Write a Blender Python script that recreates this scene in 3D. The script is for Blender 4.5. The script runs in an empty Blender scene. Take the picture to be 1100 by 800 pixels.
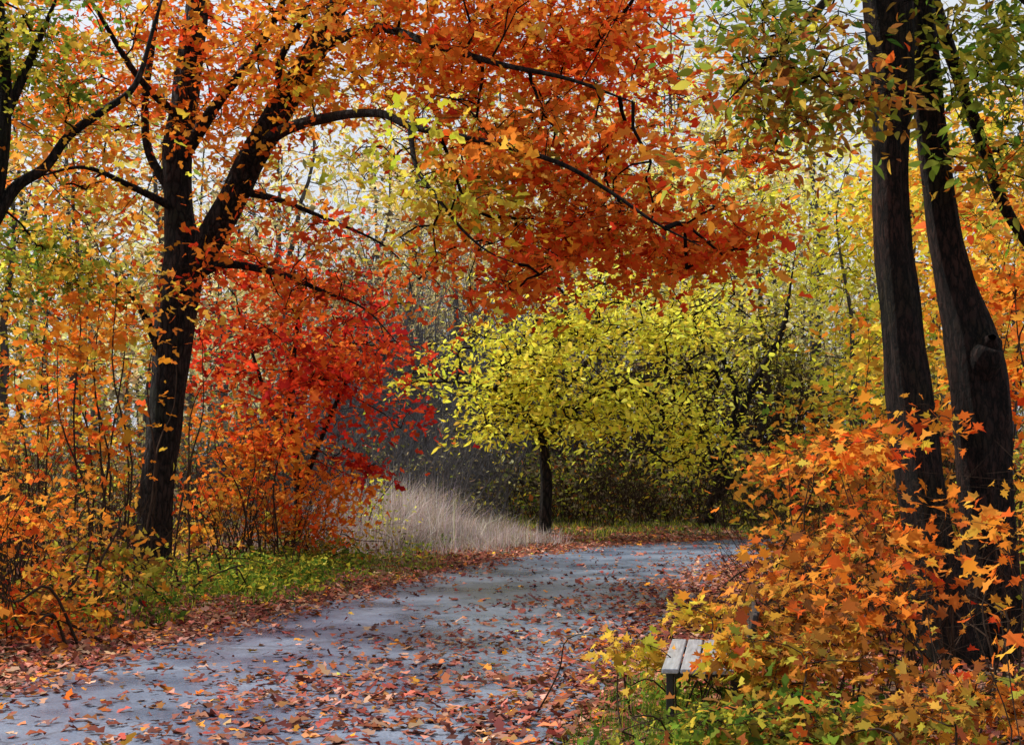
import bpy, math, time
import numpy as np
from mathutils import Vector
rng = np.random.default_rng(11)
T0=time.time()
scene = bpy.context.scene
FOC, EYE = 1511.0, 1.6

# survey helper: bearing / elevation readings (same instrument units) + distance in metres -> world metres
def S(u, v, d):
    return np.array([(u-550)/FOC*d, d, EYE+(500-v)/FOC*d])

# ------------------------------------------------------------------ materials
def nmat(name):
    m = bpy.data.materials.new(name); m.use_nodes = True
    nt = m.node_tree; nt.nodes.clear()
    out = nt.nodes.new('ShaderNodeOutputMaterial')
    return m, nt, out
def N(nt, t, **kw):
    n = nt.nodes.new(t)
    for k, v in kw.items():
        if k in n.inputs.keys(): n.inputs[k].default_value = v
        else: setattr(n, k, v)
    return n
def ramp(nt, fac, stops):
    r = nt.nodes.new('ShaderNodeValToRGB')
    el = r.color_ramp.elements
    while len(el) < len(stops): el.new(0.5)
    for e, (p, c) in zip(el, stops):
        e.position = p; e.color = (*c, 1)
    nt.links.new(fac, r.inputs[0]); return r.outputs[0]

def leaf_material(name, trans=0.5):
    m, nt, out = nmat(name)
    at = N(nt, 'ShaderNodeAttribute', attribute_name='Col')
    p = nt.nodes.new('ShaderNodeBsdfDiffuse')
    tr = nt.nodes.new('ShaderNodeBsdfTranslucent')
    mx = N(nt, 'ShaderNodeMixShader'); mx.inputs[0].default_value = trans
    nt.links.new(at.outputs['Color'], p.inputs['Color']); nt.links.new(at.outputs['Color'], tr.inputs['Color'])
    nt.links.new(p.outputs[0], mx.inputs[1]); nt.links.new(tr.outputs[0], mx.inputs[2])
    nt.links.new(mx.outputs[0], out.inputs[0])
    return m
MLEAF = leaf_material('autumn_leaf', .5)
MLITTER = leaf_material('fallen_leaf', .08)
MGRASS = leaf_material('grass_blade', .3)

def bark_material(name, c1, c2, scale=9, bump=.6):
    m, nt, out = nmat(name)
    tc = nt.nodes.new('ShaderNodeNewGeometry')
    mp = N(nt, 'ShaderNodeMapping'); mp.inputs['Scale'].default_value = (1, 1, .3)
    nt.links.new(tc.outputs['Position'], mp.inputs[0])
    v = N(nt, 'ShaderNodeTexVoronoi', Scale=scale*2.2, feature='DISTANCE_TO_EDGE')
    no = N(nt, 'ShaderNodeTexNoise', Scale=scale*2, Detail=7.0, Roughness=.7)
    ds = N(nt,'ShaderNodeMixRGB'); ds.inputs[0].default_value=.10
    nt.links.new(mp.outputs[0], no.inputs['Vector'])
    nt.links.new(mp.outputs[0], ds.inputs[1]); nt.links.new(no.outputs['Color'], ds.inputs[2])
    nt.links.new(ds.outputs[0], v.inputs['Vector'])
    mul = N(nt, 'ShaderNodeMath', operation='MULTIPLY_ADD'); mul.inputs[1].default_value=1.8
    nt.links.new(v.outputs[0], mul.inputs[0]); nt.links.new(no.outputs[0], mul.inputs[2])
    col = ramp(nt, mul.outputs[0], [(.5, c1), (1.0, c2)])
    n2 = N(nt,'ShaderNodeTexNoise', Scale=1.7, Detail=3.0)
    nt.links.new(tc.outputs['Position'], n2.inputs['Vector'])
    tint = ramp(nt, n2.outputs[0], [(.38,(1.3,1.1,1.0)),(.55,(.7,.7,.7)),(.7,(.7,1.0,.6))])
    mm = N(nt,'ShaderNodeMixRGB', blend_type='MULTIPLY'); mm.inputs[0].default_value=1
    nt.links.new(col, mm.inputs[1]); nt.links.new(tint, mm.inputs[2])
    p = N(nt, 'ShaderNodeBsdfPrincipled', Roughness=.85)
    p.inputs['Specular IOR Level'].default_value=.2
    b = N(nt, 'ShaderNodeBump', Strength=bump, Distance=.08)
    nt.links.new(mul.outputs[0], b.inputs['Height']); nt.links.new(b.outputs[0], p.inputs['Normal'])
    nt.links.new(mm.outputs[0], p.inputs['Base Color']); nt.links.new(p.outputs[0], out.inputs[0])
    return m
def stem_material(name, c):
    m, nt, out = nmat(name)
    geo=nt.nodes.new('ShaderNodeNewGeometry'); no=N(nt,'ShaderNodeTexNoise',Scale=6.0,Detail=2.0); nt.links.new(geo.outputs['Position'],no.inputs['Vector'])
    col=ramp(nt,no.outputs[0],[(.3,tuple(x*.6 for x in c)),(.7,tuple(x*1.4 for x in c))])
    p=nt.nodes.new('ShaderNodeBsdfDiffuse'); nt.links.new(col,p.inputs[0]); nt.links.new(p.outputs[0],out.inputs[0]); return m
MBARK = bark_material('dark_oak_bark', (.003,.003,.003), (.050,.038,.035), 7, 1.0)
MBARKR = bark_material('dark_reddish_bark', (.003,.0025,.0025), (.070,.038,.032), 10, 1.0)
MBARKG = stem_material('grey_bark', (.075,.07,.07))
MBARKH = stem_material('pale_grey_twig', (.15,.145,.16))
MBARKB = stem_material('brown_stem_bark', (.045,.03,.022))
MTWIG = stem_material('dark_twig', (.014,.011,.010))

# ------------------------------------------------------------------ mesh helpers
def new_obj(name, me, parent=None, loc=(0,0,0)):
    o = bpy.data.objects.new(name, me); scene.collection.objects.link(o)
    o.location = loc
    if parent: o.parent = parent
    return o
def mesh_np(name, verts, faces_flat, counts, mat, cols=None, smooth=False):
    me = bpy.data.meshes.new(name)
    nv = len(verts); nf = len(counts)
    me.vertices.add(nv); me.vertices.foreach_set('co', np.asarray(verts, np.float32).ravel())
    me.loops.add(len(faces_flat)); me.loops.foreach_set('vertex_index', np.asarray(faces_flat, np.int32))
    me.polygons.add(nf)
    st = np.concatenate([[0], np.cumsum(counts)[:-1]]).astype(np.int32)
    me.polygons.foreach_set('loop_start', st)
    me.polygons.foreach_set('loop_total', np.asarray(counts, np.int32))
    if smooth: me.polygons.foreach_set('use_smooth', np.ones(nf, bool))
    me.update(calc_edges=True)
    if cols is not None:
        a = me.color_attributes.new('Col', 'FLOAT_COLOR', 'POINT')
        c = np.ones((nv, 4), np.float32); c[:, :3] = cols
        a.data.foreach_set('color', c.ravel())
    me.materials.append(mat)
    return me

MAPLE = np.array([(0,0),(.26,-.06),(.20,.14),(.54,.34),(.27,.42),(.30,.66),(.12,.62),(0,1),(-.12,.62),(-.30,.66),(-.27,.42),(-.54,.34),(-.20,.14),(-.26,-.06)])
OVAL = np.array([(0,0),(.20,.25),(.24,.5),(.13,.8),(0,1),(-.13,.8),(-.24,.5),(-.20,.25)])
LOBE = np.array([(0,0),(.42,.22),(.16,.42),(.30,.72),(0,1),(-.30,.72),(-.16,.42),(-.42,.22)])
RHOMB = np.array([(0,0),(.30,.45),(0,1),(-.30,.45)])
TPL = dict(maple=MAPLE, oval=OVAL, rhomb=RHOMB, lobe=LOBE)

def leaves_mesh(name, C, size, cols, kind, mat, up=.55, spread=.8, tdir=None, droop=.25):
    tpl = TPL[kind]; n = len(C); k = len(tpl)
    nrm = rng.normal(size=(n,3))*spread; nrm[:,2] += up*np.sign(nrm[:,2]+.4)
    nrm /= np.linalg.norm(nrm,axis=1)[:,None]
    t = rng.normal(size=(n,3)); t[:,2] -= droop
    if tdir is not None: t = t*.5 + tdir
    t -= nrm*(t*nrm).sum(1)[:,None]; t /= np.linalg.norm(t,axis=1)[:,None]+1e-9
    b = np.cross(nrm, t)
    s = (np.asarray(size)*np.clip(np.exp(rng.normal(size=n)*.28)*.92,.4,1.7))[:,None,None]
    x = tpl[:,0][None,:,None]; y = tpl[:,1][None,:,None]
    fold = rng.uniform(-.1,.6,n)[:,None,None]; curl = rng.uniform(-.5,.2,n)[:,None,None]
    asp = rng.uniform(.65,1.15,n)[:,None,None]
    z = fold*np.abs(x) + curl*y*y
    V = C[:,None,:] + s*(x*asp*b[:,None,:] + y*t[:,None,:] + z*nrm[:,None,:])
    tipc = (1+ (tpl[:,1]-.4)[None,:,None]*rng.normal(size=n)[:,None,None]*.18)
    cc = np.clip(cols[:,None,:]*tipc,.004,.95).reshape(-1,3)
    return mesh_np(name, V.reshape(-1,3), np.arange(n*k), np.full(n,k), mat, cc)

def tubes_mesh(name, segs, mat, sides=5):
    p0 = np.array([s[0] for s in segs]); p1 = np.array([s[1] for s in segs])
    r0 = np.array([s[2] for s in segs]); r1 = np.array([s[3] for s in segs])
    d = p1-p0; d /= np.linalg.norm(d,axis=1)[:,None]+1e-9
    a = np.where(np.abs(d[:,2:3])>.9, np.array([[1.,0,0]]), np.array([[0,0,1.]]))
    u = np.cross(d,a); u /= np.linalg.norm(u,axis=1)[:,None]; v = np.cross(d,u)
    th = np.arange(sides)/sides*2*math.pi
    ring = np.cos(th)[None,:,None]*u[:,None,:] + np.sin(th)[None,:,None]*v[:,None,:]
    A = p0[:,None,:]+ring*r0[:,None,None]; B = p1[:,None,:]+ring*r1[:,None,None]
    V = np.concatenate([A,B],axis=1).reshape(-1,3)
    n = len(segs); i = np.arange(sides); j = (i+1)%sides
    q = np.stack([i,j,j+sides,i+sides],axis=1)
    Fc = (np.arange(n)*2*sides)[:,None,None]+q[None]
    return mesh_np(name, V, Fc.ravel(), np.full(n*sides,4), mat, smooth=True)

def catmull(P, sub):
    P = np.asarray(P,float); Q = np.vstack([2*P[0]-P[1],P,2*P[-1]-P[-2]]); out=[]
    for i in range(len(P)-1):
        a,b,c,d = Q[i],Q[i+1],Q[i+2],Q[i+3]
        for t in np.arange(sub)/sub:
            out.append(.5*((2*b)+(c-a)*t+(2*a-5*b+4*c-d)*t*t+(3*b-a-3*c+d)*t**3))
    out.append(P[-1]); return np.array(out)

def limb_mesh_data(P4, sides, rough, sub):
    C = catmull(P4, sub); P = C[:,:3]; R = np.maximum(C[:,3],.002)
    n=len(P); T=np.gradient(P,axis=0); T/=np.linalg.norm(T,axis=1)[:,None]
    u=np.cross(T[0],[0,1,.01]); 
    if np.linalg.norm(u)<.1: u=np.cross(T[0],[1,0,0])
    U=[]
    for i in range(n):
        u=u-T[i]*np.dot(u,T[i]); u/=np.linalg.norm(u); U.append(u.copy())
    U=np.array(U); W=np.cross(T,U)
    th=np.arange(sides)/sides*2*math.pi
    ph=rng.uniform(0,6.28,6)
    L=np.concatenate([[0],np.cumsum(np.linalg.norm(np.diff(P,axis=0),axis=1))])
    bump=np.zeros((n,sides))
    for k,(f,g) in enumerate([(3,1.1),(5,2.3),(2,.6),(7,3.7),(9,5.1)]):
        bump+=np.sin(f*th[None]+g*L[:,None]+ph[k]+1.2*np.sin(L[:,None]*.9+k))/ (1+k*.4)
    rr=R[:,None]*(1+rough*bump*.5)
    if sides<10:
        P=P+np.stack([np.sin(L*3.1+ph[0]),np.sin(L*2.3+ph[1]),np.sin(L*3.7+ph[2])],1)*.035*np.minimum(L,1)[:,None]
    V=P[:,None,:]+rr[:,:,None]*(np.cos(th)[None,:,None]*U[:,None,:]+np.sin(th)[None,:,None]*W[:,None,:])
    i=np.arange(sides); j=(i+1)%sides
    q=np.stack([i,j,j+sides,i+sides],axis=1)
    Fq=((np.arange(n-1)*sides)[:,None,None]+q[None]).reshape(-1,4)
    return V.reshape(-1,3), Fq, P, R

def sn(P, f, seed):
    r=np.random.default_rng(seed); o=np.zeros(len(P))
    for k in range(5):
        w=r.normal(size=3)*f*(1+.5*k); o+=np.sin(P@w+r.uniform(0,6.28))/(1+.4*k)
    return o/2.2

PAL = dict(
 red=[(.56,.030,.020),(.64,.045,.02),(.72,.09,.025),(.36,.018,.016)],
 redor=[(.82,.11,.022),(.86,.17,.028),(.72,.06,.02),(.86,.25,.035)],
 orange=[(.90,.32,.03),(.88,.25,.03),(.90,.40,.05),(.84,.17,.025),(.88,.46,.07)],
 oryel=[(.90,.50,.05),(.90,.62,.07),(.88,.40,.05),(.80,.56,.07)],
 yellow=[(.95,.75,.06),(.94,.79,.10),(.94,.67,.07),(.90,.76,.08)],
 yelgr=[(.90,.77,.07),(.82,.73,.06),(.94,.82,.11),(.68,.65,.06)],
 pale=[(.92,.79,.33),(.90,.77,.40),(.92,.71,.27),(.84,.76,.38)],  # pale, paleor: light foliage with distance haze put into the leaf colour
 paleor=[(.92,.62,.26),(.88,.52,.18),(.92,.68,.30)],
 olive=[(.36,.38,.05),(.50,.46,.05),(.23,.27,.04),(.62,.52,.06)],
 green=[(.06,.13,.02),(.10,.19,.025),(.15,.25,.03),(.24,.32,.04)],
 brownor=[(.48,.17,.035),(.32,.10,.03),(.60,.25,.04),(.22,.10,.035)],
 litter=[(.27,.09,.06),(.18,.058,.045),(.36,.15,.10),(.38,.13,.06),(.13,.05,.04),(.42,.23,.16),(.30,.075,.055)],
 dull=[(.24,.19,.12),(.19,.18,.09),(.30,.23,.13),(.15,.12,.08)],
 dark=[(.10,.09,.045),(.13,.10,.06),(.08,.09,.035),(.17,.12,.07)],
)
def pick(pals, n):
    names=list(pals); w=np.array([pals[k] for k in names],float); w/=w.sum()
    ci=rng.choice(len(names),size=n,p=w)
    out=np.zeros((n,3))
    for i,nm in enumerate(names):
        m=ci==i; a=np.array(PAL[nm]); out[m]=a[rng.integers(0,len(a),m.sum())]
    return out
def jit(c, a=.25):
    n=len(c); v=np.exp(rng.normal(size=(n,1))*a)
    return np.clip(c*v*np.exp(rng.normal(size=(n,3))*.08),.004,.95)

def ell(u,v,d,ru,rv,rd,n,gap=.0):
    c=S(u,v,d); r=np.array([ru/FOC*d, rd, rv/FOC*d])
    q=rng.normal(size=(n*3+20,3)); q/=np.linalg.norm(q,axis=1)[:,None]; q*=rng.uniform(0,1.35,(len(q),1))**.55
    P=c+q*r; Q=P*np.array([1,1,1.7])
    w=sn(Q,2.3*min(1,20/d),5)
    ok=np.where(w>-gap)[0]
    if len(ok)<n: ok=np.argsort(-w)[:n]
    return P[ok[:n]]

def grow(roots, targets, bf):
    R=len(roots); Nn=len(targets)
    P=np.vstack([roots,targets]); par=np.full(R+Nn,-1); pl=np.zeros(R+Nn)
    D=np.linalg.norm(targets[:,None,:]-roots[None],axis=2)
    best=D.min(1); bi=D.argmin(1); done=np.zeros(Nn,bool); order=[]
    for _ in range(Nn):
        c=np.where(done,1e9,best); k=int(c.argmin()); done[k]=True
        g=R+k; par[g]=bi[k]; pl[g]=pl[bi[k]]+np.linalg.norm(P[g]-P[bi[k]]); order.append(g)
        dd=np.linalg.norm(targets-P[g],axis=1)+bf*pl[g]
        m=(dd<best)&(~done); best[m]=dd[m]; bi[m]=g
    cnt=np.ones(R+Nn)
    for g in reversed(order):
        if par[g]>=0: cnt[par[g]]+=cnt[g]
    return P,par,cnt,order

NL=0
def make_plant(name, base, limbs, vols, bark=MBARK, kind='maple', bf=.35, rtip=.004, sides=12, rough=.14,
               minz=1.0, rexp=.42, twig_sides=4, maxr=.09, sub=5, den=1.0, twig=None):
    global NL
    base=np.array(base,float)
    e=bpy.data.objects.new(name,None); scene.collection.objects.link(e); e.location=base
    Vs=[];Fs=[];off=0; roots=[]
    for L in limbs:
        V_,Fq,P,R=limb_mesh_data(L,sides if L[0][3]>.05 else 7,rough if L[0][3]>.05 else .08,sub)
        Vs.append(V_-base);Fs.append(Fq+off);off+=len(V_)
        roots.append(P[(P[:,2]>minz)&(np.arange(len(P))>0)])
    if Vs:
        Fa=np.vstack(Fs)
        new_obj('trunk',mesh_np(name+'_trunk',np.vstack(Vs),Fa.ravel(),np.full(len(Fa),4),bark,smooth=True),e)
    roots=np.vstack(roots)
    if len(roots)==0: roots=base[None]
    tg=[];info=[]
    for vi,vv in enumerate(vols):
        P=ell(*vv['e'],max(4,int(vv['n']*den)),vv['gap']); P=P[P[:,2]>.15]; tg.append(P); info+= [vi]*len(P)
    tg=np.vstack(tg); info=np.array(info)
    P,par,cnt,order=grow(roots,tg,bf)
    segs=[];R=len(roots)
    rad=np.minimum(rtip*cnt**rexp,maxr)
    for g in order:
        a=P[par[g]];b=P[g];r1=rad[g];r0=min(rad[g]*1.25, rad[par[g]]) if par[g]>=R else rad[g]*1.35
        L=np.linalg.norm(b-a); ns=2 if L<.9 else 4
        perp=rng.normal(size=3)*L*.07; perp[2]+= L*.06
        prev=a
        for s in range(1,ns+1):
            t=s/ns; q=a+(b-a)*t+perp*4*t*(1-t)+ (rng.normal(size=3)*L*.02 if s<ns else 0)
            segs.append((prev-base,q-base,r0+(r1-r0)*(s-1)/ns,r0+(r1-r0)*t)); prev=q
    C=[];K=[];Sz=[];TD=[]
    for vi,vv in enumerate(vols):
        idx=np.where(info==vi)[0]; m=vv['m']
        if m<=0: continue
        sg=vv['sg']; ms=rng.integers(int(m*.4),int(m*1.5)+1,len(idx)); rep=np.repeat(np.arange(len(idx)),ms)
        pts=P[R+idx][rep]; par_p=P[par[R+idx]][rep]
        t=rng.uniform(0,1,(len(pts),1))**1.5*np.minimum(.8/(np.linalg.norm(par_p-pts,axis=1)[:,None]+.01),.8)
        o=rng.normal(size=pts.shape)*np.array([sg,sg,sg*.34])
        o[:,2]-=(o[:,0]**2+o[:,1]**2)*.18/max(sg,.1)
        cc=pts+(par_p-pts)*t+o
        cl=jit(pick(vv['p'],len(idx)),.16)[rep]
        ind=pick(vv['p'],len(cc)); mixf=rng.uniform(.3,1,(len(cc),1))
        cols=jit(cl*mixf+ind*(1-mixf),.2)
        C.append(cc);K.append(cols);Sz.append(np.full(len(cc),vv['s']));TD.append(o/sg*.6)
        if vv['tw']:
            for q in P[R+idx]:
                for _ in range(3):
                    dv=rng.normal(size=3)*np.array([sg,sg,sg*.4])*1.3
                    segs.append((q-base,q+dv-base,rtip*.8,rtip*.3))
    new_obj('branches',tubes_mesh(name+'_branches',segs,twig or (MTWIG if bark in(MBARK,MBARKR) else bark),twig_sides),e)
    if C:
        C=np.vstack(C);K=np.vstack(K);Sz=np.concatenate(Sz);TD=np.vstack(TD)
        m=C[:,2]>.03; C,K,Sz,TD=C[m],K[m],Sz[m],TD[m]
        NL+=len(C)
        new_obj('foliage',leaves_mesh(name+'_leaves',C-base,Sz,K,kind,MLEAF,tdir=TD),e)
    return e
def LB(*pts):  # survey readings (u,v,d,radius units)
    return [ (*S(u,v,d), r/FOC*d) for (u,v,d,r) in pts ]
def V(e,n,m,p,s=.12,sg=.28,gap=.0,tw=1): return dict(e=e,n=n,m=m,p=p,s=s,sg=sg,gap=gap,tw=tw)

# ------------------------------------------------------------------ path + ground
CL=np.array([(-2.9,-6),(-2.75,0),(-2.3,5),(-1.75,8.5),(-1.25,11.5),(-.45,15),(.55,19.),(1.6,22.8),(3.2,26.2),(5.8,28.6),(9.5,30.0),(15,30.8),(24,31),(40,30)],float)
CLs=catmull(CL,14)
def smooth(a,b,x): t=np.clip((x-a)/(b-a),0,1); return t*t*(3-2*t)
def pdist(x,y):
    p=np.stack([x,y],-1).reshape(-1,2); out=np.empty(len(p))
    for i in range(0,len(p),20000):
        out[i:i+20000]=np.linalg.norm(p[i:i+20000,None,:]-CLs[None],axis=2).min(1)
    return out.reshape(x.shape)
def gh(x,y):
    d=pdist(x,y); s=smooth(2.6,6.5,d)
    n=np.sin(x*.7+1.3)*np.sin(y*.53+.4)*.5+np.sin(x*.23-y*.31)*.6+np.sin(x*1.9+y*1.3)*.12
    return s*(.10+.13*n)+ smooth(45,140,np.hypot(x,y))*2.5
def axis(lo,hi,step,far):
    a=list(np.arange(lo,hi+step,step)); s=step;x=a[-1]
    while x<far: s*=1.35; x+=s; a.append(x)
    s=step;x=a[0]; pre=[]
    while x>-far: s*=1.35; x-=s; pre.append(x)
    return np.array(pre[::-1]+a)
gx=axis(-20,22,.4,900); gy=axis(-4,48,.4,900)
X,Y=np.meshgrid(gx,gy); Z=gh(X,Y)
nx,ny=len(gx),len(gy)
idx=np.arange(nx*ny).reshape(ny,nx)
Fg=np.stack([idx[:-1,:-1],idx[:-1,1:],idx[1:,1:],idx[1:,:-1]],-1).reshape(-1,4)
m,nt,out=nmat('leafy_soil')
geo=nt.nodes.new('ShaderNodeNewGeometry')
n1=N(nt,'ShaderNodeTexNoise',Scale=.6,Detail=4.0); n2=N(nt,'ShaderNodeTexVoronoi',Scale=11.0); n3=N(nt,'ShaderNodeTexNoise',Scale=30.0,Detail=5.0)
for q in (n1,n2,n3): nt.links.new(geo.outputs['Position'],q.inputs['Vector'])
sep=N(nt,'ShaderNodeSeparateColor'); nt.links.new(n2.outputs['Color'],sep.inputs[0])
c1=ramp(nt,sep.outputs[0],[(0,(.04,.025,.015)),(.35,(.12,.06,.03)),(.7,(.19,.085,.04)),(1,(.08,.05,.03))])
c2=ramp(nt,n3.outputs[0],[(.3,(.025,.028,.013)),(.7,(.07,.08,.03))])
f=ramp(nt,n1.outputs[0],[(.48,(0,0,0)),(.62,(1,1,1))])
mx=N(nt,'ShaderNodeMixRGB'); nt.links.new(f,mx.inputs[0]); nt.links.new(c1,mx.inputs[1]); nt.links.new(c2,mx.inputs[2])
p=N(nt,'ShaderNodeBsdfPrincipled',Roughness=.95); nt.links.new(mx.outputs[0],p.inputs['Base Color'])
bp=N(nt,'ShaderNodeBump',Strength=.8,Distance=.03); nt.links.new(n3.outputs[0],bp.inputs['Height']); nt.links.new(bp.outputs[0],p.inputs['Normal'])
nt.links.new(p.outputs[0],out.inputs[0])
new_obj('ground',mesh_np('ground',np.stack([X,Y,Z],-1).reshape(-1,3),Fg.ravel(),np.full(len(Fg),4),m,smooth=True))

T=np.gradient(CLs,axis=0); T/=np.linalg.norm(T,axis=1)[:,None]; Nn=np.stack([-T[:,1],T[:,0]],-1)
HW=2.08
s=np.arange(len(CLs)); 
rows=[]
for k in np.linspace(-1,1,9):
    wob=1+(.03*np.sin(s*.9)+.02*np.sin(s*2.3+1)+.015*np.sin(s*4.1)) if abs(k)>.9 else 1+0*s
    q=CLs+Nn*(k*HW*wob)[:,None]
    rows.append(np.column_stack([q,np.full(len(q),.006+.02*(1-k*k))]))
PV=np.stack(rows,1); a,b=PV.shape[:2]; ii=np.arange(a*b).reshape(a,b)
Fp=np.stack([ii[:-1,:-1],ii[1:,:-1],ii[1:,1:],ii[:-1,1:]],-1).reshape(-1,4)[:, ::-1]
m,nt,out=nmat('worn_asphalt')
geo=nt.nodes.new('ShaderNodeNewGeometry')
n1=N(nt,'ShaderNodeTexNoise',Scale=.8,Detail=6.0,Roughness=.6); n3=N(nt,'ShaderNodeTexNoise',Scale=70.0,Detail=4.0,Roughness=.7); n2=N(nt,'ShaderNodeTexVoronoi',Scale=.45,feature='DISTANCE_TO_EDGE')
dn=N(nt,'ShaderNodeTexNoise',Scale=1.6,Detail=5.0)
va=N(nt,'ShaderNodeMixRGB'); va.inputs[0].default_value=.35
for q in (n1,n3,dn): nt.links.new(geo.outputs['Position'],q.inputs['Vector'])
nt.links.new(geo.outputs['Position'],va.inputs[1]); nt.links.new(dn.outputs['Color'],va.inputs[2]); nt.links.new(va.outputs[0],n2.inputs['Vector'])
c1=ramp(nt,n1.outputs[0],[(.36,(.075,.110,.180)),(.5,(.135,.180,.265)),(.64,(.19,.235,.32))])  # grey asphalt tones; the blue of the sky light is put into the colour
c3=ramp(nt,n3.outputs[0],[(.3,(.5,.5,.5)),(.7,(1.4,1.4,1.4))])
ck=ramp(nt,n2.outputs[0],[(0,(.45,.43,.42)),(.006,(1,1,1))])
mm=N(nt,'ShaderNodeMixRGB',blend_type='MULTIPLY'); mm.inputs[0].default_value=1; nt.links.new(c1,mm.inputs[1]); nt.links.new(c3,mm.inputs[2])
m2=N(nt,'ShaderNodeMixRGB',blend_type='MULTIPLY'); m2.inputs[0].default_value=.8; nt.links.new(mm.outputs[0],m2.inputs[1]); nt.links.new(ck,m2.inputs[2])
p=N(nt,'ShaderNodeBsdfPrincipled'); nt.links.new(m2.outputs[0],p.inputs['Base Color'])
rr=ramp(nt,n1.outputs[0],[(.38,(.22,.22,.22)),(.62,(.42,.42,.42))]); nt.links.new(rr,p.inputs['Roughness'])
bp=N(nt,'ShaderNodeBump',Strength=.3,Distance=.005); nt.links.new(n3.outputs[0],bp.inputs['Height']); nt.links.new(bp.outputs[0],p.inputs['Normal'])
nt.links.new(p.outputs[0],out.inputs[0])
new_obj('asphalt_path',mesh_np('asphalt_path',PV.reshape(-1,3),Fp.ravel(),np.full(len(Fp),4),m,smooth=True))

# fallen leaves
def litter(n,x0,x1,y0,y1,f):
    x=rng.uniform(x0,x1,n); y=rng.uniform(y0,y1,n)
    d=pdist(x,y); k=f(x,y,d)>rng.uniform(0,1,n)
    x,y,d=x[k],y[k],d[k]; z=np.where(d<2.1,.03,gh(x,y)+.012)+rng.uniform(0,.012,len(x))
    return np.column_stack([x,y,z]),d
def dens(x,y,d):
    P=np.column_stack([x,y,0*x]); c=.5+.5*sn(P,1.1,9)
    on=np.where(d<2.1,.04+.32*np.clip(c,0,1)**2.4+.55*smooth(1.2,2.1,d)+.50*smooth(14,8,y)*smooth(-3.4,-1.0,x)*np.clip(c+.2,0,1),.95)
    return on*np.clip(14/np.maximum(y,6),.35,1)
C,d=litter(230000,-14,9,5,34,dens)
cols=jit(pick({'litter':8,'brownor':.9,'orange':.12},len(C)),.32)
new_obj('fallen_leaves',leaves_mesh('fallen_leaves',C,np.full(len(C),.082),cols,'lobe',MLITTER,up=1.5,spread=.42,droop=0))
print('ground',time.time()-T0)

# ------------------------------------------------------------------ grasses
def blades(name,n,fpos,h,w,lean,pals):
    x,y,ch,cl=fpos(n); n=len(x); z=gh(x,y)
    H=h*ch*rng.uniform(.5,1.15,n); a=cl+rng.normal(size=n)*.9
    side=np.column_stack([np.cos(a),np.sin(a),0*a]); fw=np.column_stack([-np.sin(a),np.cos(a),0*a])
    ln=np.abs(rng.normal(size=n))*lean; B=np.column_stack([x,y,z-.01])
    lv=[]
    for t,ww in ((0,1),(.5,.8),(1,.12)):
        c=B+np.array([0,0,1])*(H*t*(1-.25*t*np.abs(ln)))[:,None]+fw*(ln*H*t*t)[:,None]
        lv+= [c-side*w*ww/2, c+side*w*ww/2]
    Vv=np.stack(lv,1).reshape(-1,3)
    q=np.array([[0,1,3,2],[2,3,5,4]]); Fb=(np.arange(n)*6)[:,None,None]+q[None]
    cols=np.repeat(jit(pick(pals,n),.25),6,axis=0)
    new_obj(name,mesh_np(name,Vv,Fb.ravel(),np.full(2*n,4),MGRASS,cols))
PAL['dry']=[(.56,.47,.45),(.62,.54,.53),(.48,.39,.37),(.38,.30,.26),(.60,.52,.53)]
PAL['dryg']=[(.34,.32,.18),(.42,.36,.22)]
def region(cx,cy,sx,sy,mind=2.3,per=26,cs=.10):
    def f(n):
        k=max(int(n/per),2); ccx=cx+rng.normal(size=k)*sx; ccy=cy+rng.normal(size=k)*sy; hh=rng.uniform(.4,1.15,k); aa=rng.uniform(0,6.28,k)
        i=rng.integers(0,k,n); x=ccx[i]+rng.normal(size=n)*cs; y=ccy[i]+rng.normal(size=n)*cs
        m=pdist(x,y)>mind; return x[m],y[m],hh[i][m],aa[i][m]
    return f
blades('dry_grass',12000,region(-2.8,29.0,.65,2.2,2.3,130,.20),1.25,.010,1.0,{'dry':5,'dryg':.8})
blades('dry_grass',9000,region(-1.2,29.8,.8,1.8,2.4,100,.22),.5,.010,1.2,{'dry':5,'dryg':1.2})
blades('grass',8000,region(-1.9,23.5,.5,2.2,2.15),.09,.012,.6,{'green':3,'dryg':1.5,'yelgr':.4})
blades('grass',16000,region(3.5,34.0,6.,1.6,2.2),.16,.014,.6,{'green':3,'yelgr':1,'dryg':1})
blades('grass',4000,region(-3.6,18.5,.5,2.2,2.5),.14,.014,.6,{'green':4,'yelgr':.6})
blades('grass',5000,region(1.2,8.0,.3,.9,2.1),.22,.007,.8,{'green':5,'olive':1})

def herbs(name,cx,cy,sx,sy,n,pal,h,s,mind=2.2,kind='oval'):
    k=max(n//40,1); i=rng.integers(0,k,n); x=(cx+rng.normal(size=k)*sx)[i]+rng.normal(size=n)*.14; y=(cy+rng.normal(size=k)*sy)[i]+rng.normal(size=n)*.14
    hh=(rng.uniform(.3,1,k)*h)[i]
    m=pdist(x,y)>mind; x,y,hh=x[m],y[m],hh[m]
    z=gh(x,y)+.02+hh*rng.uniform(.05,1,len(x))
    new_obj(name,leaves_mesh(name,np.column_stack([x,y,z]),np.full(len(x),s),jit(pick(pal,len(x)),.25),kind,MLEAF))
herbs('herb_plants',-3.4,20.0,.55,2.2,6000,{'green':4,'olive':1.2,'yelgr':.7},.28,.075,2.5)
herbs('herb_plants',-5.4,14.0,.9,2.2,6000,{'green':2,'olive':2,'brownor':3,'red':.8},.32,.08,2.8)
herbs('herb_plants',1.45,8.0,.35,.8,3500,{'green':4,'olive':1.,'brownor':.8},.30,.06)
herbs('herb_plants',-2.9,25.5,.8,2.0,2000,{'green':3,'olive':2},.4,.08)

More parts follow.
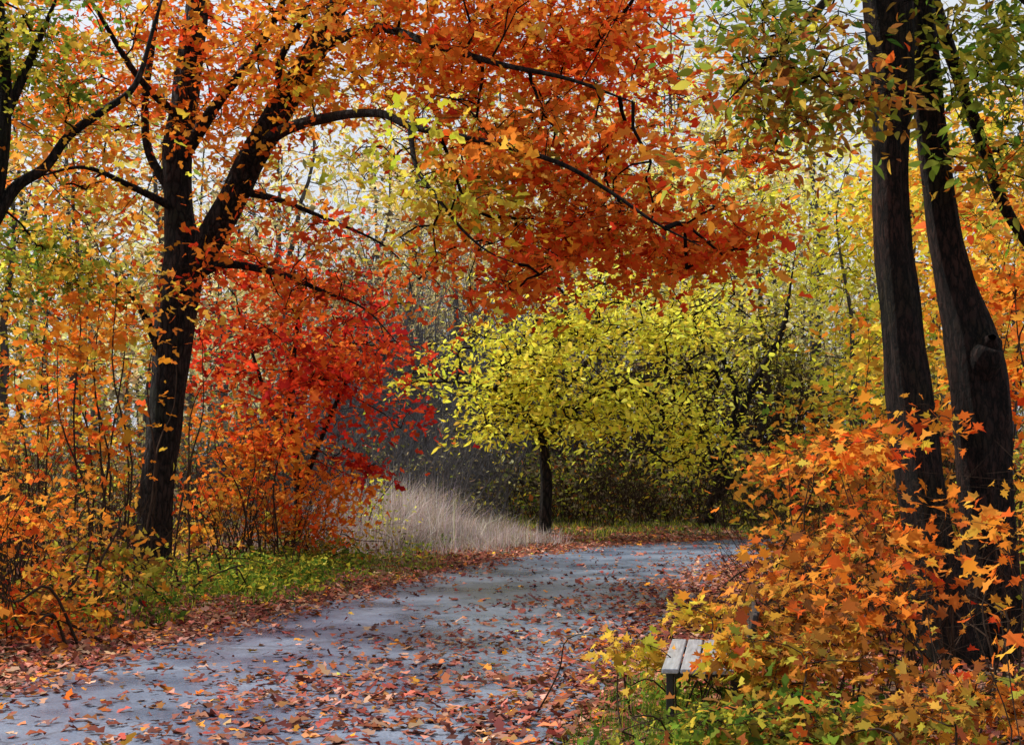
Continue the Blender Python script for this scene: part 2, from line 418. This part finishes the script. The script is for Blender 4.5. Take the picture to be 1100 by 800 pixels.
# ------------------------------------------------------------------ large left oak
oak_limbs=[
 LB((158,640,20.5,34),(161,618,20.5,25),(165,590,20.5,20),(170,520,20.5,18),(178,440,20.5,18),(185,370,20.5,19),(192,312,20.5,22),(197,275,20.5,21),(192,230,20.6,16),(190,170,20.7,15.5),(199,110,20.8,14.5),(206,50,20.8,13.5),(212,0,20.9,12.5),(217,-80,21,10),(228,-160,21,5)),
 LB((190,325,20.5,13),(205,288,20.45,16),(224,258,20.4,15.5),(252,208,20.2,15),(275,162,20,15),(305,110,19.7,14),(335,60,19.4,12.5),(357,20,19.2,11),(382,-40,19,9),(405,-120,19,5)),
 LB((278,157,20,8),(312,137,19.2,6.2),(360,125,18,5.0),(408,122,17,4.3),(442,136,16.2,3.7),(520,152,15.6,3.1),(600,175,15.2,2.6),(655,206,15.0,2.1),(705,240,14.8,1.5),(752,264,14.7,.6)),
 LB((205,300,20.5,7),(240,284,20.2,4.6),(300,294,19.8,3.4),(345,312,19.5,2.2),(392,332,19.2,1),(430,372,19,.4)),
 LB((196,170,20.6,7),(236,108,20.2,5.5),(272,62,19.8,4.6),(305,0,19.5,3.5),(330,-60,19.4,2)),
 LB((192,215,20.6,7),(160,165,20.9,4.6),(156,110,21.1,4),(165,40,21.3,3.4),(175,-40,21.4,2)),
 LB((440,136,16.2,3.4),(452,190,15.7,2.4),(480,232,15.4,1.8),(520,262,15.2,1.2),(560,285,15,.5)),
 LB((340,55,19.4,7),(400,30,18.2,5),(470,50,17.0,4),(540,70,16.2,3),(610,85,15.8,2),(680,110,15.5,.8)),
 LB((380,-30,19,6),(470,-60,18.4,5),(580,-40,18,3.4),(680,0,17.6,1.4)),
 LB((255,205,20.2,5),(300,215,19.9,3.0),(350,235,19.4,2.0),(410,262,19,1.0),(450,300,18.8,.4)),
 LB((180,400,20.5,5),(150,330,20.2,3),(120,300,20,2),(80,290,19.8,.8)),
 LB((197,130,20.7,5),(150,85,20.0,3.4),(112,25,19.4,2.2),(80,-30,19,.8)),
 LB((305,110,19.6,6),(300,70,19,3.6),(325,20,18.4,2.6),(350,-30,18,1)),
 LB((190,225,20.5,5),(140,200,20.0,3.2),(90,180,19.4,2),(40,190,19,.7)),
]
RO={'redor':6,'orange':3.5,'red':.5}
oak_vols=[
 V((620,40,18,155,95,2.6),135,28,RO,.13,.34),
 V((480,35,18.2,130,85,2.4),105,26,{'orange':4,'redor':4,'oryel':1},.13,.34),
 V((385,45,18.8,95,90,2.2),56,24,{'oryel':2,'orange':4,'redor':1,'olive':.7},.13,.34),
 V((590,205,17.0,130,75,2.2),96,26,{'redor':5,'orange':4,'oryel':.8},.13,.30),
 V((715,255,16.6,105,42,1.6),70,25,{'redor':6,'orange':3},.125,.28),
 V((530,300,16.6,90,34,1.4),36,22,{'redor':5,'red':.8,'orange':2},.125,.26),
 V((460,190,16.0,95,75,1.3),38,20,{'olive':3,'yelgr':2.5,'oryel':2},.115,.26),
 V((570,140,16.8,120,45,1.7),36,22,{'olive':1,'orange':3,'redor':4},.13,.3),
 V((270,75,20.5,100,110,2.4),84,22,{'orange':4,'oryel':1.5,'redor':3},.13,.34),
 V((110,60,21,130,90,2.4),116,24,{'orange':4,'redor':4,'oryel':1},.13,.34),
 V((90,200,21,110,80,2.2),40,20,{'orange':4,'oryel':1,'redor':2},.13,.36),
 V((270,240,20,70,50,1.6),18,14,{'redor':3,'orange':3},.13,.3),
 V((340,300,19.8,100,60,1.8),34,16,{'redor':4,'red':1,'orange':2},.13,.3),
 V((400,-90,19,420,80,3.5),120,22,{'orange':3,'redor':4,'oryel':1.5},.14,.38),
]
make_plant('oak_tree',S(160,622,20.5),oak_limbs,oak_vols,MBARK,'lobe',bf=.25,rtip=.0048,minz=3.0,rexp=.42)
print('oak',time.time()-T0,NL)

l2=[LB((-45,680,15.5,22),(-42,640,15.5,15),(-35,500,15.5,13),(-28,350,15.5,12),(-12,240,15.5,11),(5,120,15.6,8),(0,20,15.7,6),(-10,-80,15.8,3)),
 LB((-14,250,15.5,8),(15,202,15.6,6),(48,180,15.7,5.2),(74,146,15.8,4.6),(110,120,15.9,4),(145,92,16,3.2),(165,30,16.1,2),(185,-40,16.2,.6)),
 LB((5,130,15.6,5),(35,60,15.5,4),(60,0,15.4,1.5))]
make_plant('maple_tree',S(-45,656,15.5),l2,[
 V((35,50,15.5,80,70,1.8),46,24,{'green':2.5,'olive':3.5,'yelgr':.6},.10,.28),
 V((70,130,15.7,90,60,1.5),18,16,{'oryel':2,'orange':2},.11),
 V((40,270,16,70,50,1.5),36,22,{'green':2.5,'olive':3},.10),
 V((-60,0,15.5,120,150,2),30,24,{'orange':2,'olive':2},.12)],MBARK,'lobe',minz=3)

l3=[LB((318,600,24,5),(320,520,24,4),(312,440,24,3.6),(318,360,24,2.6),(330,290,24,1)),
    LB((319,540,24,3.5),(345,470,23.8,2.8),(372,410,23.6,2),(395,370,23.5,.8)),
    LB((316,480,24,3.5),(285,420,24.2,2.4),(262,350,24.3,1))]
make_plant('red_maple_tree',S(318,590,24),l3,[
 V((300,285,24.3,125,55,2.6),60,20,{'red':3,'redor':4,'orange':.5},.14,.38),
 V((290,365,24,115,50,2.6),60,20,{'red':5,'redor':3},.14,.38),
 V((370,395,23.4,90,70,2.4),76,20,{'red':5,'redor':2.5},.14,.36),
 V((260,430,24,75,60,1.8),26,20,{'red':2,'redor':3,'orange':1},.14,.36),
 V((385,497,23.6,26,18,.5),10,22,{'red':5},.13,.2,.6)],MBARK,'lobe',minz=1.8)

def shrub(name,u,d,vols,nst=6,bark=MBARKB,kind='lobe',spread=.35,rtip=.003,stemr=.014,bf=.3,den=.55):
    b=S(u,500,d); b[2]=float(gh(np.array([b[0]]),np.array([b[1]]))[0])
    cs=np.array([S(*v['e'][:3]) for v in vols]); rs=np.array([(v['e'][3]/FOC*v['e'][2],v['e'][5],v['e'][4]/FOC*v['e'][2]) for v in vols])
    limbs=[]
    for i in range(nst):
        j=rng.integers(0,len(cs)); c=cs[j]+rng.uniform(-.8,.8,3)*rs[j]; c[2]=max(c[2],b[2]+.3)
        s0=b+np.array([*(rng.normal(size=2)*spread),-.05]); s0[0]+=(c[0]-b[0])*.75; s0[1]+=(c[1]-b[1])*.6
        s0[2]=float(gh(s0[:1],s0[1:2])[0])-.05
        p1=s0+(c-s0)*.35+rng.normal(size=3)*.08+np.array([0,0,.12]); p2=s0+(c-s0)*.7+rng.normal(size=3)*.12
        limbs.append([(*s0,stemr*1.1),(*p1,stemr*.9),(*p2,stemr*.65),(*c,stemr*.2)])
    return make_plant(name,b,limbs,vols,bark,kind,bf=bf,rtip=rtip,sides=7,minz=.35,sub=4,maxr=.02,den=den)

OR={'orange':5,'redor':2.5,'oryel':.8}
shrub('maple_sapling',255,22,[V((250,480,22,60,60,1.4),60,20,OR,.125),V((230,560,22,60,40,1.2),44,20,{'orange':3,'redor':2,'olive':1},.12),V((330,530,23,60,45,1.4),76,22,{'orange':5,'redor':2},.125),V((300,460,22.5,60,40,1.2),40,22,{'orange':2,'redor':4},.12)],18)
shrub('maple_sapling',70,17,[V((70,350,17,90,60,1.6),52,22,{'orange':4,'oryel':1.5,'redor':1.5},.12),V((60,450,16.5,90,55,1.5),66,22,OR,.12),V((110,290,17,60,50,1.4),26,22,{'orange':3,'oryel':2},.12),V((200,330,19,40,60,1.3),18,14,{'orange':3,'redor':3},.12)],18)
shrub('maple_sapling',40,13.5,[V((30,540,13.5,80,50,1.3),66,20,{'orange':5,'redor':2},.095),V((110,590,14.5,70,45,1.3),50,18,{'orange':2,'olive':3,'brownor':2},.09),V((10,640,12,50,50,1.0),40,20,{'orange':3,'redor':1.5,'brownor':2},.09)],18)
shrub('green_shrub',200,18,[V((200,620,18,110,22,1.4),80,22,{'olive':3,'green':3,'brownor':3,'oryel':.4},.08),V((80,655,15,110,20,1.2),70,22,{'olive':2,'green':1,'red':1.2,'brownor':4},.08)],14,kind='oval')
shrub('green_shrub',410,26,[V((412,545,26,22,45,.7),40,20,{'olive':3,'yelgr':2},.085,.2)],6,kind='oval')
shrub('brown_shrub',300,24,[V((300,580,23,120,22,1.8),110,20,{'olive':3,'brownor':3,'dull':3},.085)],16,kind='oval')
print('left',time.time()-T0,NL)
# ------------------------------------------------------------------ right double trunk
rt=[LB((1024,760,11,40),(1022,732,11,32),(1006,620,11,26),(988,500,11,24),(976,410,11,23),(968,335,11,20),(958,245,11,18.5),(956,160,11,20),(957,80,11,24),(953,10,11,26),(945,-80,11,22),(930,-220,11,15),(900,-380,11,6)),
 LB((1062,770,11.25,46),(1062,732,11.25,34),(1062,620,11.25,28),(1055,510,11.25,27),(1052,440,11.25,29),(1046,385,11.25,27),(1028,315,11.3,19.5),(1013,245,11.3,17),(1003,170,11.3,16.5),(994,90,11.3,17),(988,20,11.3,17),(985,-80,11.3,15),(990,-220,11.3,11),(1010,-380,11.3,5)),
 LB((1050,405,11.15,14),(1058,385,11.1,18),(1064,370,11.08,13),(1066,362,11.0,4)),
 LB((990,-30,11.3,9),(1022,60,11.5,7),(1050,140,11.6,6.5),(1072,205,11.7,6),(1092,245,11.8,5),(1130,300,12,2)),
 LB((948,-40,11,9),(900,-10,10.6,5),(860,30,10.3,3.5),(820,70,10,2),(780,110,9.8,.7)),
 LB((990,-60,11.2,8),(1050,-40,10.8,5),(1110,10,10.4,3),(1160,60,10.2,1)),
 LB((962,120,11,3.4),(925,105,10.7,2.4),(880,120,10.4,1.6),(835,150,10.2,.7))]
OG={'olive':4,'green':3,'brownor':2,'orange':.6}
make_plant('black_cherry_tree',S(1040,726,11.1),rt,[
 V((860,85,10.2,85,65,.9),72,20,{'olive':4,'brownor':3.5,'green':2,'redor':1},.10,.2),
 V((800,165,10.0,45,28,.5),16,18,{'redor':3,'brownor':2,'olive':2},.10,.2),
 V((840,0,10.4,90,45,.9),30,18,OG,.10,.2),
 V((1010,10,10.9,80,40,.4),12,14,OG,.10,.2),
 V((1075,70,10.8,50,90,.9),66,20,{'olive':4,'green':4},.10,.22),
 V((1070,190,11.5,50,50,.9),28,20,{'orange':2,'olive':3,'redor':2,'green':1},.10,.22),
 V((900,-200,10.6,260,110,2),50,22,OG,.12,.3)],MBARKR,'oval',bf=.25,rtip=.003,minz=3.6,sides=24,rough=.16)

shrub('maple_sapling',1085,12.5,[V((1100,290,12.5,30,45,.8),40,22,OR,.11),V((1100,410,12.6,30,60,.8),40,22,OR,.11)],6)
BO={'brownor':5,'orange':3,'redor':1,'olive':1}
shrub('maple_sapling',900,12.5,[V((890,490,12.5,80,34,.9),48,18,{'orange':4,'brownor':4,'redor':1},.095,.2),V((870,570,12.5,80,36,.9),48,18,BO,.095,.2),V((1010,520,12.8,80,60,.7),44,18,{'orange':3,'brownor':4,'redor':1},.095,.22)],22,rtip=.0025,stemr=.010)
shrub('maple_sapling',960,9.4,[V((890,475,9.4,70,12,.5),14,14,{'orange':5,'redor':2},.09,.17),V((1015,450,9.4,50,20,.5),9,12,OR,.09,.17),V((1000,560,9.2,90,34,.7),18,16,{'orange':5,'brownor':5},.09,.17),V((880,590,9.3,70,34,.8),24,16,BO,.085,.18)],20,rtip=.0022,stemr=.008,den=.8,kind='maple')
shrub('maple_sapling',860,8.6,[V((850,640,8.8,75,28,.6),28,16,{'brownor':5,'olive':2,'orange':3},.08,.16),V((735,655,9.9,50,10,.2),12,16,{'brownor':3,'oryel':3,'olive':2,'orange':1},.08,.12),V((680,690,8.9,32,14,.25),10,16,{'brownor':3,'oryel':2.5,'olive':2},.075,.11),V((788,700,7.8,20,20,.2),9,18,{'brownor':4,'orange':2,'olive':3},.075,.08),V((825,690,7.9,36,30,.3),20,18,{'brownor':4,'orange':2,'olive':3},.075,.13),V((910,700,8.2,80,45,.6),44,20,{'brownor':6,'orange':2,'olive':2.5},.08,.16)],22,rtip=.0022,stemr=.006,den=.8,kind='maple')
shrub('maple_sapling',1050,7.6,[V((1000,640,8.2,80,40,.6),16,18,{'orange':3,'redor':2,'brownor':4},.08,.17),V((1040,740,7.2,110,40,.6),50,20,{'brownor':7,'orange':2,'redor':1.5,'olive':1},.075,.16),V((1090,560,8.2,36,50,.5),12,16,OR,.085,.17)],18,rtip=.0022,stemr=.007,den=.8,kind='maple')
shrub('brown_shrub',880,7.2,[V((870,775,7.0,120,22,.5),56,20,{'brownor':5,'olive':2,'green':2,'red':.6},.07,.15),V((745,775,7.0,50,12,.3),22,20,{'olive':2,'green':6,'brownor':1},.055,.12)],10,rtip=.002,stemr=.006,den=.8)
shrub('maple_sapling',1090,4.3,[V((1085,672,4.3,22,22,.16),4,5,{'redor':2,'orange':3},.085,.10)],2,rtip=.0016,stemr=.004,kind='maple',den=1)
shrub('maple_sapling',940,18,[V((900,470,18,90,60,1.5),80,20,{'orange':2,'olive':3,'oryel':1.5,'green':1},.12),V((1000,380,18,110,90,1.5),70,20,{'orange':3,'oryel':2,'olive':3},.12),V((960,560,17,110,40,1.5),110,22,{'brownor':3,'olive':3,'green':1},.11)],14)
shrub('maple_sapling',1060,20,[V((1060,210,20,90,110,2),100,20,{'orange':3,'oryel':3,'yelgr':1.5},.13)],12)
print('right',time.time()-T0,NL)
# ------------------------------------------------------------------ centre yellow tree
yl=[LB((584,585,32,10),(585,565,32,7),(587,520,32,6.5),(584,470,32,5.5),(590,420,32,4.5),(602,360,32,2.6),(610,320,32,1)),
 LB((585,480,32,4.5),(560,440,31.5,3.2),(525,415,31,2),(480,410,30.8,.8)),
 LB((586,470,32,4.5),(630,430,31.6,3.2),(680,410,31.2,2),(740,400,31,.8)),
 LB((587,440,32,4),(640,380,32.3,2.6),(700,340,32.6,1))]
YG={'yellow':5,'yelgr':4}
make_plant('yellow_maple_tree',S(585,577,32),yl,[
 V((545,405,31,105,42,2.8),95,24,YG,.155,.40),
 V((600,350,32,115,40,2.8),95,24,YG,.155,.40),
 V((715,350,32,115,46,2.8),100,24,YG,.155,.40),
 V((675,430,31.2,125,38,2.6),112,24,YG,.155,.40),
 V((580,455,30.8,100,18,1.8),38,22,YG,.155,.36),
 V((740,475,31.4,50,34,1.4),34,20,YG,.15,.36),
 V((680,300,33,150,36,2.6),64,22,{'yellow':5,'yelgr':1,'pale':1.5},.155,.42)],MBARK,'oval',bf=.25,rtip=.009,minz=2.6)

dk=[LB((760,570,35,8),(766,540,35,7.),(776,500,35,6.5),(796,440,35,5.8),(820,395,35,4.6),(842,350,35,3),(850,300,35,1),(856,260,35,.3)),
 LB((772,515,35,5),(752,465,35,3.5),(735,420,35.2,2.5),(728,360,35.4,1),(722,320,35.4,.3)),
 LB((785,470,35,4),(790,420,34.6,3),(770,370,34.4,2),(760,310,34.2,.5)),
 LB((768,535,35,5),(800,500,34.6,3.5),(825,470,34.4,2),(870,440,34,.6))]
make_plant('leaning_tree',S(762,569,35),dk,[
 V((780,400,35,100,85,2),150,6,{'olive':2,'yelgr':3,'dull':2},.12,.34,.2),
 V((770,500,34.5,70,40,1.5),110,4,{'olive':2,'dull':2,'oryel':1},.11,.3,.2)],MBARK,'oval',bf=.3,rtip=.009,minz=.6)

# ------------------------------------------------------------------ background trees
def bgtree(name,u,d,topv,halfw,pal,trunk=6,dens_=1.0,low=330,bark=MBARKG,s=.2,m=22,lean=0,kind='rhomb'):
    b=S(u,500,d); b[2]=float(gh(np.array([b[0]]),np.array([b[1]]))[0])
    gv=500-(b[2]-EYE)*FOC/d
    pts=[];K_=6; lean=rng.normal()*22
    for i in range(K_+1):
        t=i/K_; pts.append((u+lean*t+rng.normal()*6*(i>0),gv+(topv+20-gv)*t,d,trunk*(1-.93*t)+ (2 if i==0 else 0)))
    limbs=[LB(*pts)]
    H=low-topv; vols=[]
    for k in range(5):
        vv=topv+H*(.12+.76*k/4); hw=halfw*(.6+.4*math.sin(math.pi*(k+1)/5.5))
        vols.append(V((u+lean*.6+rng.normal()*halfw*.25,vv,d+rng.normal()*.5,hw,H*.17,hw/FOC*d*.8),int(40*dens_),m,pal,s,.018*d*.8,.05,0))
    return make_plant(name,b,limbs,vols,bark,kind,bf=.35,rtip=.008,sides=8,minz=b[2]+2.2,rexp=.42,twig_sides=3,sub=3)
YP={'pale':5,'yellow':4}
B=[('yellow_birch_tree',700,40,60,95,YP,6,.85,350),('yellow_birch_tree',820,42,140,90,{'yellow':5,'yelgr':2,'pale':3},6,.9,410),
('yellow_birch_tree',910,38,170,75,{'yelgr':3,'yellow':4,'olive':1},5,.9,430),('yellow_birch_tree',610,46,60,95,{'pale':4,'paleor':2},7,.85,350),
('yellow_birch_tree',760,52,0,110,{'pale':5,'yellow':2},7,.9,400),('yellow_birch_tree',500,44,130,80,{'pale':3,'paleor':3},6,.7,340),
('yellow_birch_tree',880,55,40,100,{'pale':5,'yelgr':1},7,.9,420),('birch_tree',400,42,150,75,{'pale':2,'paleor':3,'dull':2},6,.5,400),
('birch_tree',300,40,70,85,{'paleor':3,'pale':2,'dull':1},7,.6,400),('birch_tree',200,44,40,95,{'paleor':3,'pale':3},7,.65,400),
('birch_tree',90,38,90,95,{'paleor':4,'yelgr':2,'dull':2},7,.55,430),('birch_tree',10,34,60,80,{'olive':3,'yelgr':2,'dull':2},7,.55,430),
('birch_tree',990,34,150,80,{'orange':2,'oryel':3,'yelgr':2},7,.7,430),('birch_tree',1080,32,90,90,{'oryel':3,'orange':3},7,.7,430),
('birch_tree',1160,36,60,90,{'oryel':3,'yelgr':3},7,.7,430),('birch_tree',-90,34,40,100,{'oryel':3,'orange':3},7,.7,430),
('birch_tree',430,50,20,110,{'paleor':3,'pale':3},7,.65,340),('birch_tree',660,56,-40,120,{'paleor':2,'pale':4},7,.85,340)]
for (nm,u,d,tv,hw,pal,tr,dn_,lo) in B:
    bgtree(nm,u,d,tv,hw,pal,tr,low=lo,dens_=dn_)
print('bg',time.time()-T0,NL)

def thicket(name,n,x0,x1,y0,y1,h,mat,r=.010,fan=.35):
    segs=[]
    for i in range(n):
        x=rng.uniform(x0,x1);y=rng.uniform(y0,y1)
        if pdist(np.array([x]),np.array([y]))[0]<2.8: continue
        z=float(gh(np.array([x]),np.array([y]))[0])-.05
        for k in range(4):
            p=np.array([x,y,z])+np.append(rng.normal(size=2)*.08,0); d=np.array([rng.normal()*fan,rng.normal()*fan,1.]); H=h*rng.uniform(.5,1.2); ns=6
            for s_ in range(ns):
                q=p+d/np.linalg.norm(d)*H/ns; d=d+rng.normal(size=3)*np.array([.14,.14,.05])
                ra=r*(1-s_/ns*.8); rb=r*(1-(s_+1)/ns*.8); segs.append((p,q,ra,rb))
                if s_>0:
                    for _ in range(2):
                        e=q+rng.normal(size=3)*np.array([.3,.3,.16])*H*.28+np.array([0,0,.14*H])
                        segs.append((q,e,rb*.6,rb*.25)); 
                        e2=e+(e-q)*.5+rng.normal(size=3)*.12*H; segs.append((q+(e-q)*.5,e2,rb*.4,rb*.15))
                p=q
    new_obj(name,tubes_mesh(name,segs,mat,3))
thicket('bare_thicket',110,-9,0,33,40,3.4,MBARKH,.016)
thicket('bare_thicket',110,-6,2,38,48,7.5,MBARKH,.028,.2)
thicket('bare_thicket',200,0,13,33.5,38,2.0,MBARKB,.010)
thicket('bare_thicket',120,0,16,38,48,5.5,MBARKB,.026,.3)
thicket('bare_thicket',110,-12,-3,20,32,2.2,MBARKB,.010)
thicket('bare_thicket',60,2.2,6.5,9,16,1.6,MBARKB,.007)
thicket('bare_thicket',80,-9,-4.5,12,20,2.0,MBARKB,.009)
def under(name,n,x0,x1,y0,y1,h,pal,s,mind=2.8,sc=.35):
    k=n//30; cx=rng.uniform(x0,x1,k); cy=rng.uniform(y0,y1,k); ch=rng.uniform(.05,1,k)**1.3*h
    i=rng.integers(0,k,n); x=cx[i]+rng.normal(size=n)*sc;y=cy[i]+rng.normal(size=n)*sc; z=ch[i]+rng.normal(size=n)*sc*.43
    m=(pdist(x,y)>mind); x,y,z=x[m],y[m],z[m]; z=np.maximum(z,.05)+gh(x,y)
    new_obj(name,leaves_mesh(name,np.column_stack([x,y,z]),np.full(len(x),s),jit(pick(pal,len(x)),.3),'rhomb',MLEAF))
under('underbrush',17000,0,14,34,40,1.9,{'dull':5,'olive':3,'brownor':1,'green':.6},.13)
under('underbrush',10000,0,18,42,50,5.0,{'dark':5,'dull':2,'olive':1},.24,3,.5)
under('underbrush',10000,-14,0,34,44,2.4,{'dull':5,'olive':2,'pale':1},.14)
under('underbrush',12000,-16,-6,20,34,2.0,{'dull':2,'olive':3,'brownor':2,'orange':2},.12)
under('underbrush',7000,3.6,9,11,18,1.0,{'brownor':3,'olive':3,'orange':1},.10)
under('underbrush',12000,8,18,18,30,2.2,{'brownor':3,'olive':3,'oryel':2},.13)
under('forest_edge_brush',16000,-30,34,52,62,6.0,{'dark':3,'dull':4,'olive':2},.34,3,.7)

segs=[];C=[];K=[];Z_=[]
for i in range(230):
    d=rng.uniform(62,140); u=rng.uniform(-450,1550); b=S(u,500,d)
    b[2]=float(gh(np.array([b[0]]),np.array([b[1]]))[0]); H=rng.uniform(13,24)
    top=b+np.array([rng.normal()*1,0,H]); segs.append((b,top,.2,.04))
    for k in range(9):
        a=b+(top-b)*rng.uniform(.3,.9); e=a+np.array([rng.normal()*2,rng.normal()*2,1.8]); segs.append((a,e,.06,.02))
    nl=330; q=rng.normal(size=(nl,3)); q/=np.linalg.norm(q,axis=1)[:,None]; q*=rng.uniform(.3,1,(nl,1))**.5
    P=b+np.array([0,0,H*.55])+q*np.array([H*.25,H*.25,H*.48])
    P=P[sn(P,.8,3)>-.3]
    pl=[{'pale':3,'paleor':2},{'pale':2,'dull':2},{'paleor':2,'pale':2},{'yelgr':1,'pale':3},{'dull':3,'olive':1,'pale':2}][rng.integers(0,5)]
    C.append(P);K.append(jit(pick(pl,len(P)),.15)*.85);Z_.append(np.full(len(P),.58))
C=np.vstack(C)
e=bpy.data.objects.new('distant_forest',None); scene.collection.objects.link(e)
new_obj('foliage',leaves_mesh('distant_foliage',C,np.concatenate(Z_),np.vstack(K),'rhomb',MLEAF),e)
new_obj('trunks',tubes_mesh('distant_trunks',segs,MBARKG,4),e)

# ------------------------------------------------------------------ bench
m,nt,out=nmat('weathered_wood'); geo=nt.nodes.new('ShaderNodeTexCoord'); mp=N(nt,'ShaderNodeMapping'); mp.inputs['Scale'].default_value=(30,2,30)
nt.links.new(geo.outputs['Object'],mp.inputs[0]); no=N(nt,'ShaderNodeTexNoise',Scale=2.0,Detail=5.0); nt.links.new(mp.outputs[0],no.inputs['Vector'])
c=ramp(nt,no.outputs[0],[(.3,(.22,.24,.28)),(.7,(.42,.45,.50))]); p=N(nt,'ShaderNodeBsdfPrincipled',Roughness=.3); nt.links.new(c,p.inputs['Base Color']); nt.links.new(p.outputs[0],out.inputs[0]); MW=m
m,nt,out=nmat('dark_iron'); no=N(nt,'ShaderNodeTexNoise',Scale=20.0); c=ramp(nt,no.outputs[0],[(.3,(.012,.012,.014)),(.7,(.04,.038,.036))]); p=N(nt,'ShaderNodeBsdfPrincipled',Roughness=.5,Metallic=.3); nt.links.new(c,p.inputs['Base Color']); nt.links.new(p.outputs[0],out.inputs[0]); MI=m
def box(name,par,c,s,mat,rot=(0,0,0)):
    v=np.array([(x,y,z) for x in(-.5,.5) for y in(-.5,.5) for z in(-.5,.5)])*np.array(s)
    me=bpy.data.meshes.new(name); me.from_pydata(v.tolist(),[],[(0,1,3,2),(4,6,7,5),(0,4,5,1),(2,3,7,6),(0,2,6,4),(1,5,7,3)]); me.materials.append(mat)
    o=new_obj(name,me,par,c); o.rotation_euler=rot; bv=o.modifiers.new('b','BEVEL'); bv.width=.006; bv.segments=2
bench=bpy.data.objects.new('park_bench',None); scene.collection.objects.link(bench); bench.location=(1.18,8.75,-.03); bench.rotation_euler=(0,0,math.radians(-9))
for i in range(4): box(f'seat_slat_{i+1}',bench,(-.165+i*.108,0,.45),(.095,1.4,.03),MW)
for i in range(3): box(f'back_slat_{i+1}',bench,(.262+i*.025,0,.53+i*.105),(.025,1.4,.085),MI,(0,math.radians(12),0))
for j,y in enumerate((-.55,.55)):
    box(f'front_leg_{j+1}',bench,(-.17,y,.215),(.045,.05,.43),MI); box(f'rear_leg_{j+1}',bench,(.20,y,.215),(.045,.05,.43),MI)
    box(f'seat_bearer_{j+1}',bench,(.015,y,.415),(.42,.045,.035),MI); box(f'back_post_{j+1}',bench,(.29,y,.60),(.035,.05,.38),MI,(0,math.radians(12),0))

# ------------------------------------------------------------------ light, sky (thin bright cloud over a clear-sky model), camera
EL,AZ=math.radians(50),math.radians(-58)
w=bpy.data.worlds.new("World"); scene.world=w; w.use_nodes=True; nt=w.node_tree
sky=nt.nodes.new('ShaderNodeTexSky'); sky.sky_type='NISHITA'; sky.sun_disc=False; sky.sun_elevation=EL; sky.sun_rotation=AZ; sky.dust_density=5; sky.air_density=1.0; sky.ozone_density=1.0
tc=nt.nodes.new('ShaderNodeTexCoord'); cn=N(nt,'ShaderNodeTexNoise',Scale=2.5,Detail=4.0); nt.links.new(tc.outputs['Generated'],cn.inputs['Vector'])
cf=ramp(nt,cn.outputs[0],[(.35,(.55,.55,.55)),(.6,(.92,.92,.92))])
cm=nt.nodes.new('ShaderNodeMixRGB'); cm.inputs[2].default_value=(5.6,5.9,6.4,1); nt.links.new(cf,cm.inputs[0]); nt.links.new(sky.outputs[0],cm.inputs[1])
bg=nt.nodes['Background']; bg.inputs[1].default_value=.15; nt.links.new(cm.outputs[0],bg.inputs[0])
sd=bpy.data.lights.new('sun','SUN'); sd.energy=4.8; sd.angle=math.radians(2.5); sd.color=(1,.95,.86)
so=bpy.data.objects.new('sun',sd); scene.collection.objects.link(so)
v=Vector((math.sin(AZ)*math.cos(EL),math.cos(AZ)*math.cos(EL),math.sin(EL))); so.rotation_euler=v.to_track_quat('Z','Y').to_euler()
cd=bpy.data.cameras.new('camera'); co=bpy.data.objects.new('camera',cd); scene.collection.objects.link(co)
co.location=(0,0,EYE); co.rotation_euler=(math.pi/2,0,0); cd.sensor_width=36; cd.lens=FOC/1100*36; cd.shift_y=100/1100; cd.clip_end=2500; cd.clip_start=.1
scene.camera=co
scene.view_settings.view_transform='Standard'; scene.view_settings.look='None'; scene.view_settings.exposure=0
print('done',time.time()-T0,NL)
